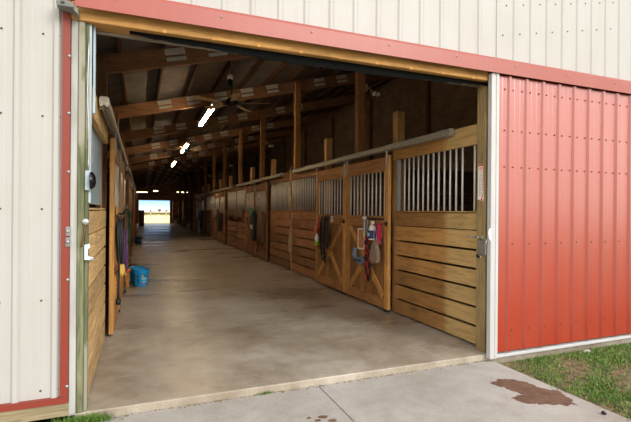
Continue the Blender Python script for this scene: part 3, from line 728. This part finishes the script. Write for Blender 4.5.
m = MB(); m.tube([(0, 0, .08), (-.02, .0, .4), (-.04, 0, .62)], .004, 5, 3); m.build('string', M_cream, t)
t = thing('hook_board', 'tan wooden hook board on the left door above the black rope coil', 'hook rack', (-.307, 2.3, 1.5))
m = MB(); m.box(0, .02, 0, .7, -.05, .09, .004); m.build('board', M_stile, t)
for i in range(4):
    m = MB(); m.tube([(.02, .08+i*.18, 0), (.07, .08+i*.18, -.01), (.09, .08+i*.18, .03)], .006, 6, 3); m.build('hook', M_blackm, t)
coil('halter', 'brown halter hanging on the left beyond the purple rope coil', 'horse tack', 3.75, -.24, 1.43, .42, .12, M_brnfab, .013, 2)
coil('halter', 'dark green halter hanging far along the left stall doors', 'horse tack', 5.0, -.24, 1.5, .55, .2, plain('dark_green_webbing', lin(38, 84, 60), .8), .016, 2)
def bucket(label, loc, mat, prints=True):
    t = thing('bucket', label, 'bucket', loc)
    m = MB(); m.lathe([(.0001, .0), (.125, .0), (.13, .012), (.145, .25), (.15, .255), (.155, .265), (.155, .275), (.147, .28), (.152, .31), (.157, .315), (.157, .335), (.148, .337), (.146, .3), (.13, .03), (.0001, .02)], seg=32, cap=False); m.build('bucket_shell', mat, t)
    m = MB(); m.tube([(.155*math.cos(a), .155*math.sin(a), .29-.1*abs(math.sin((a-.3)))) for a in [-.3+i*PI/8-PI/2 for i in range(9)]], .004, 6, 2); m.build('bail_handle', M_galv, t)
    if prints:
        def decal(name, rects, mat):
            m = MB()
            for a0, a1, z0, z1 in rects:
                R = lambda z: .1312+.0625*(z-.012)+.0012
                k = max(1, int((a1-a0)/.1)); q = []
                for i in range(k+1):
                    a = math.radians(-78)+a0+(a1-a0)*i/k; q.append([(R(z)*math.cos(a), R(z)*math.sin(a), z) for z in (z0, z1)])
                for u, v in zip(q, q[1:]): m.b.faces.new([m.b.verts.new(p) for p in (u[0], v[0], v[1], u[1])])
            m.build(name, mat, t)
        decal('white_print', [(-.2+.13*i, -.12+.13*i, .13+.008*(i % 2), .185-.006*(i % 3)) for i in range(6)]+[(-.02+.13*i, .06+.13*i, .075, .115) for i in range(4)], M_ltext)
        decal('yellow_print', [(-.12, .08, .19, .225), (-.06, .02, .185, .235)], M_yel)
        decal('red_stripe', [(-.3, .6, .045, .06)], M_redp)
        decal('dark_print', [(-.85, -.5, .2, .215), (-.76, -.6, .17, .2), (-.8, -.55, .1, .15), (-.75, -.55, .05, .085)], M_lbl)
        decal('dark_mark', [(.25, .55, .195, .22)], M_lbl)
    return t
bucket('bright blue printed bucket standing on the floor in front of another blue one', (-.0, 5.86, 0), M_blue)
bucket('plain blue bucket standing just behind the printed blue bucket', (-.09, 6.22, 0), M_blue, False)
bucket('dark navy bucket farther down the left side of the aisle', (-.13, 17.3, 0), M_navy, False)
t = thing('stable_broom', 'broom with grey pole and orange collar leaning behind the blue buckets', 'broom', (-.26, 5.78, 0))
m = MB(); m.tube([(.0, 0, .3), (-.01, .12, 1.0), (-.03, .2, 1.65)], .014, 8, 1); m.build('pole', M_galv, t)
m = MB(); m.tube([(.0, 0, .36), (.0, .0, .31)], .06, 10, 1); m.box(-.03, .04, -.09, .09, .3, .35, .01); m.build('collar', M_orange, t)
m = MB()
for i in range(9): m.prism([(-.025+.007*i-.003, -.08), (-.025+.007*i+.003, -.08), (-.025+.007*i+.003, .08), (-.025+.007*i-.003, .08)], .003, .3, 'Z')
m.build('bristles', M_orpaper, t)
t = thing('door_stop', 'small black rubber door stop on the floor by the left wall', 'door stop', (-.31, 5.13, 0))
m = MB(); m.lathe([(.05, 0), (.045, .04), (.03, .06), (.01, .065)], seg=12); m.build('rubber', M_black, t); m = MB(); m.lathe([(.012, .065), (.01, .075)], seg=8); m.build('bolt', M_galv, t)
# tall stack on the left, far
t = thing('storage_cabinet', 'tall dark brown cabinet standing at the far left of the aisle', 'cabinet', (-.28, 41, 0))
m = MB(); m.box(0, .5, 0, 1.2, .0, 1.5, .01); m.build('body', W['darkZ'], t)
for i in range(2):
    m = MB(); m.box(-.0+.01+.245*i, .235+.245*i, -.02, -.001, .08, 1.45, .004); d = m.build('door', W['roofZ'], t); m = MB(); m.box(.2+.06*i, .22+.06*i, -.035, -.02, .75, .85); m.build('handle', M_galv, d)
t = thing('shelf_rack', 'wooden shelf rack with red bins right of the far doorway', 'shelf', (3.2, 47.6, 0))
for y in (0, 1.1):
    m = MB(); m.box(y-.03, y+.03, -.3, .3, 0, 2.6); m.build('upright', W['stallZ'], t)
for z in (.5, 1.1, 1.7, 2.3):
    m = MB(); m.box(0.03, 1.07, -.3, .3, z, z+.04); m.build('shelf', W['stallX'], t)
for k, (xx, z, mt, nm, cl) in enumerate(((.3, 1.14, M_redp, 'storage_bin', 'red storage bin on the third shelf of the far rack'), (.75, 1.14, M_orange, 'storage_bin', 'orange storage bin on the third shelf of the far rack'), (.3, .0, M_wht, 'feed_tub', 'white feed tub on the floor under the far rack'), (.8, .0, M_beigefab, 'feed_tub', 'beige feed tub on the floor under the far rack'))):
    m = MB(); m.lathe([(.001, .0), (.15, 0), (.18, .36), (.195, .36), (.195, .4), (.17, .4), (.14, .02), (.001, .02)], (3.2+xx, 47.4, z+.002), 16, cap=False); tag(m.build(nm, mt), cl, 'bin')
m = MB(); m.bar((3.35, 37.0, .02), (3.58, 37.4, .95), .22, .04, up=(0, 1, 0)); tag(m.build('leaning_plank', M_stile), 'short pale plank leaning on a dark post at the far right', 'plank')

# ------------------------------------------------------------------ outside
m = MB()
out = [(3.055,-.574),(3.13,-.52),(3.229,-.508),(3.32,-.542),(3.396,-.65),(3.43,-.789),(3.505,-.936),(3.46,-1.05),(3.387,-1.174),(3.268,-1.129),(3.126,-1.056),(3.031,-1.02),(2.99,-.91),(3.063,-.861),(3.164,-.854),(3.14,-.776),(3.108,-.668)]
o2 = []
for a, b in zip(out, out[1:]+out[:1]):
    for k in range(4):
        f = k/4; o2.append((a[0]+(b[0]-a[0])*f+random.uniform(-.022, .022), a[1]+(b[1]-a[1])*f+random.uniform(-.022, .022)))
m.prism(o2, -.0635, -.0595, 'Z')
tag(m.build('mud_patch', M_mud), 'brown muddy stain on the concrete apron beside the grass', 'mud', kind='stuff')
m = MB()
for cx, cy, r in ((1.33, -.62, .03), (1.27, -.66, .02), (1.38, -.7, .025), (1.22, -.6, .015)):
    m.prism([(cx+r*1.4*math.cos(i*PI/5)*random.uniform(.7, 1.2), cy+r*math.sin(i*PI/5)*random.uniform(.7, 1.2)) for i in range(10)], -.0632, -.0602, 'Z')
tag(m.build('mud_spots', M_mud), 'small dark mud spots on the apron at the bottom edge', 'mud', kind='stuff')
m = MB(); m.blob((3.455, -1.375, -.05), (.02, .018, .014), 2, .2); tag(m.build('stone', M_black), 'small dark stone lying on the concrete apron near the grass edge', 'stone')
m = MB(); m.blob((4.83, -.2, -.06), (.06, .03, .02), 2, .2); tag(m.build('stone', M_apron), 'flat pale stone in the grass below the red door', 'stone')

n = NT('grass_blade'); at = n.add('ShaderNodeAttribute'); at.attribute_name = 'rnd'
n.l(n.ramp(at.outputs['Fac'], [(0, lin(40, 70, 16)), (.5, lin(78, 116, 30)), (.8, lin(112, 146, 50)), (1, lin(150, 134, 84))]), n.b.inputs['Base Color'])
n.b.inputs['Roughness'].default_value = .6; M_grass = n.m
random.seed(21)
def clump_density(x, y):
    return .5+.5*math.sin(x*5.1+1.3*math.sin(y*4))*math.cos(y*6.3+math.sin(x*3.7))
def grass(name, spots, label, h0=.012, h1=.042, z=-.08):
    V, F, R = [], [], []
    for x, y in spots:
        h = random.uniform(h0, h1); a = random.uniform(0, 2*PI); w = .0035; lean = random.uniform(.2, 1.1)*h; b = a+random.uniform(-1, 1)
        i = len(V); dx, dy = math.cos(a)*w, math.sin(a)*w; lx, ly = math.cos(b+1.5)*lean, math.sin(b+1.5)*lean
        V += [(x-dx, y-dy, z), (x+dx, y+dy, z), (x+dx*.8+lx*.4, y+dy*.8+ly*.4, z+h*.65), (x-dx*.8+lx*.4, y-dy*.8+ly*.4, z+h*.65), (x+lx, y+ly, z+h)]
        F += [(i, i+1, i+2, i+3), (i+3, i+2, i+4)]; r = min(1, max(0, random.gauss(.45, .2)+(.4 if random.random() < .1 else 0))); R += [r, r]
    me = bpy.data.meshes.new(name); me.from_pydata(V, [], F); me.materials.append(M_grass)
    a = me.attributes.new('rnd', 'FLOAT', 'FACE'); a.data.foreach_set('value', R)
    o = bpy.data.objects.new(name, me); col.objects.link(o); tag(o, label, 'grass', kind='stuff')
spots = []
while len(spots) < 52000:
    x, y = 3.5+random.random()**1.3*5, -.14-random.random()*2.6
    edge = 3.56+.05*math.sin(y*9)+.03*math.sin(y*23)
    if x < edge: continue
    p = max(.06, -.1+1.3*clump_density(x, y))
    p *= min(1, .2+(x-edge)*1.8)
    if random.random() < p: spots.append((x, y))
grass('grass', spots, 'patchy green grass growing in front of the red sliding door')
grass('weed_clump', [(random.gauss(-.42, .09), random.gauss(-.085, .03)) for _ in range(900)], 'tuft of green weeds at the foot of the left door post', .02, .07, -.063)
grass('weed_sprig', [(random.gauss(1.02, .03)+.0, -.045+random.gauss(0, .006)) for _ in range(60)], 'tiny green sprig in the crack along the door sill', .01, .03, -.063)
# crumbs of soil along the sill crack
m = MB()
for i in range(160):
    x = random.uniform(-.3, 3.5); m.blob((x, -.04-random.random()**2*.03, -.061), (random.uniform(.004, .014), random.uniform(.003, .008), .004), 1, .2)
tag(m.build('dirt_crumbs', M_soil), 'line of dirt crumbs along the foot of the door sill', 'dirt', kind='stuff')

# beyond the far door
m = MB()
for i in range(90): m.blob((-60+i*1.5, 150+random.uniform(-2, 2), .3), (1.4, 1.2, random.uniform(.35, .6)), 1, .25)
tag(m.build('hedge_row', M_leaf), 'low dark hedge row crossing the dry field beyond the far door', 'hedge', kind='stuff')
for k, (x, y, r) in enumerate(((-3, 330, .8), (6, 345, .6), (12, 335, 1.0), (17, 340, .7))):
    t = thing('field_tree', ORD[k]+' distant tree from the left on the horizon beyond the far door', 'tree', (x, y, -.04), 0, 'trees on the far horizon')
    m = MB(); m.tube([(0, 0, 0), (.1, 0, r)], .3, 6, 1); m.build('trunk', W['roofZ'], t)
    m = MB(); m.blob((0, 0, r*1.4), (r*1.3, r, r), 2, .2); m.build('crown', M_leaf, t)
t = thing('paddock_fence', 'pale paddock rail fence in the field beyond the far door', 'fence', (-6, 75, -.04))
for z in (.6, 1.1):
    m = MB(); m.box(0, 20, -.03, .03, z, z+.12); m.build('rail', M_cream, t)
for i in range(9):
    m = MB(); m.box(i*2.45, i*2.45+.14, -.07, .07, 0, 1.3); m.build('fence_post', M_cream, t)

# ------------------------------------------------------------------ light
w = bpy.data.worlds.new('sky'); S.world = w; w.use_nodes = True; nt = w.node_tree; bg = nt.nodes['Background']
tc = nt.nodes.new('ShaderNodeTexCoord'); sp = nt.nodes.new('ShaderNodeSeparateXYZ'); nt.links.new(tc.outputs['Generated'], sp.inputs[0])
def wr_(stops, src):
    r = nt.nodes.new('ShaderNodeValToRGB'); e = r.color_ramp.elements
    while len(e) < len(stops): e.new(.5)
    for q, (p, c) in zip(e, stops): q.position = p; q.color = c
    nt.links.new(src, r.inputs[0]); return r.outputs[0]
north = wr_([(0, lin(186, 206, 226)), (.025, lin(112, 162, 216)), (.07, lin(136, 170, 206)), (.2, lin(206, 202, 194))], sp.outputs['Z'])
south = wr_([(0, lin(248, 242, 230)), (.3, lin(255, 250, 242)), (1, lin(228, 234, 244))], sp.outputs['Z'])
mr = nt.nodes.new('ShaderNodeMapRange'); mr.inputs[1].default_value = -.1; mr.inputs[2].default_value = .5; nt.links.new(sp.outputs['Y'], mr.inputs[0])
mx = nt.nodes.new('ShaderNodeMix'); mx.data_type = 'RGBA'; nt.links.new(mr.outputs[0], mx.inputs[0]); nt.links.new(south, mx.inputs[6]); nt.links.new(north, mx.inputs[7])
nt.links.new(mx.outputs[2], bg.inputs['Color']); bg.inputs['Strength'].default_value = 1.25
sl = bpy.data.lights.new('sun', 'SUN'); sl.energy = 1.3; sl.angle = math.radians(25); sl.color = (1, .965, .91)
so = bpy.data.objects.new('sun', sl); col.objects.link(so); so.rotation_euler = (math.radians(64), 0, math.radians(25))

# ------------------------------------------------------------------ camera
yaw, roll = math.radians(21.6), math.radians(.428)
r = Vector((math.cos(yaw), -math.sin(yaw), 0)); fw = Vector((math.sin(yaw), math.cos(yaw), 0)); up = Vector((0, 0, 1))
r2 = r*math.cos(roll)+up*math.sin(roll); u2 = up*math.cos(roll)-r*math.sin(roll)
cd = bpy.data.cameras.new('camera'); cd.sensor_width = 36; cd.lens = 438.55/631*36; cd.clip_end = 1000
co = bpy.data.objects.new('camera', cd); col.objects.link(co)
mt = Matrix((r2, u2, -fw)).transposed().to_4x4(); mt.translation = Vector((0, -3.787, 1.55)); co.matrix_world = mt
S.camera = co
vs = S.view_settings; vs.view_transform = 'Standard'; vs.look = 'None'; vs.gamma = 1; vs.exposure = .9; vs.use_curve_mapping = False
S.cycles.max_bounces = 10; S.cycles.diffuse_bounces = 6
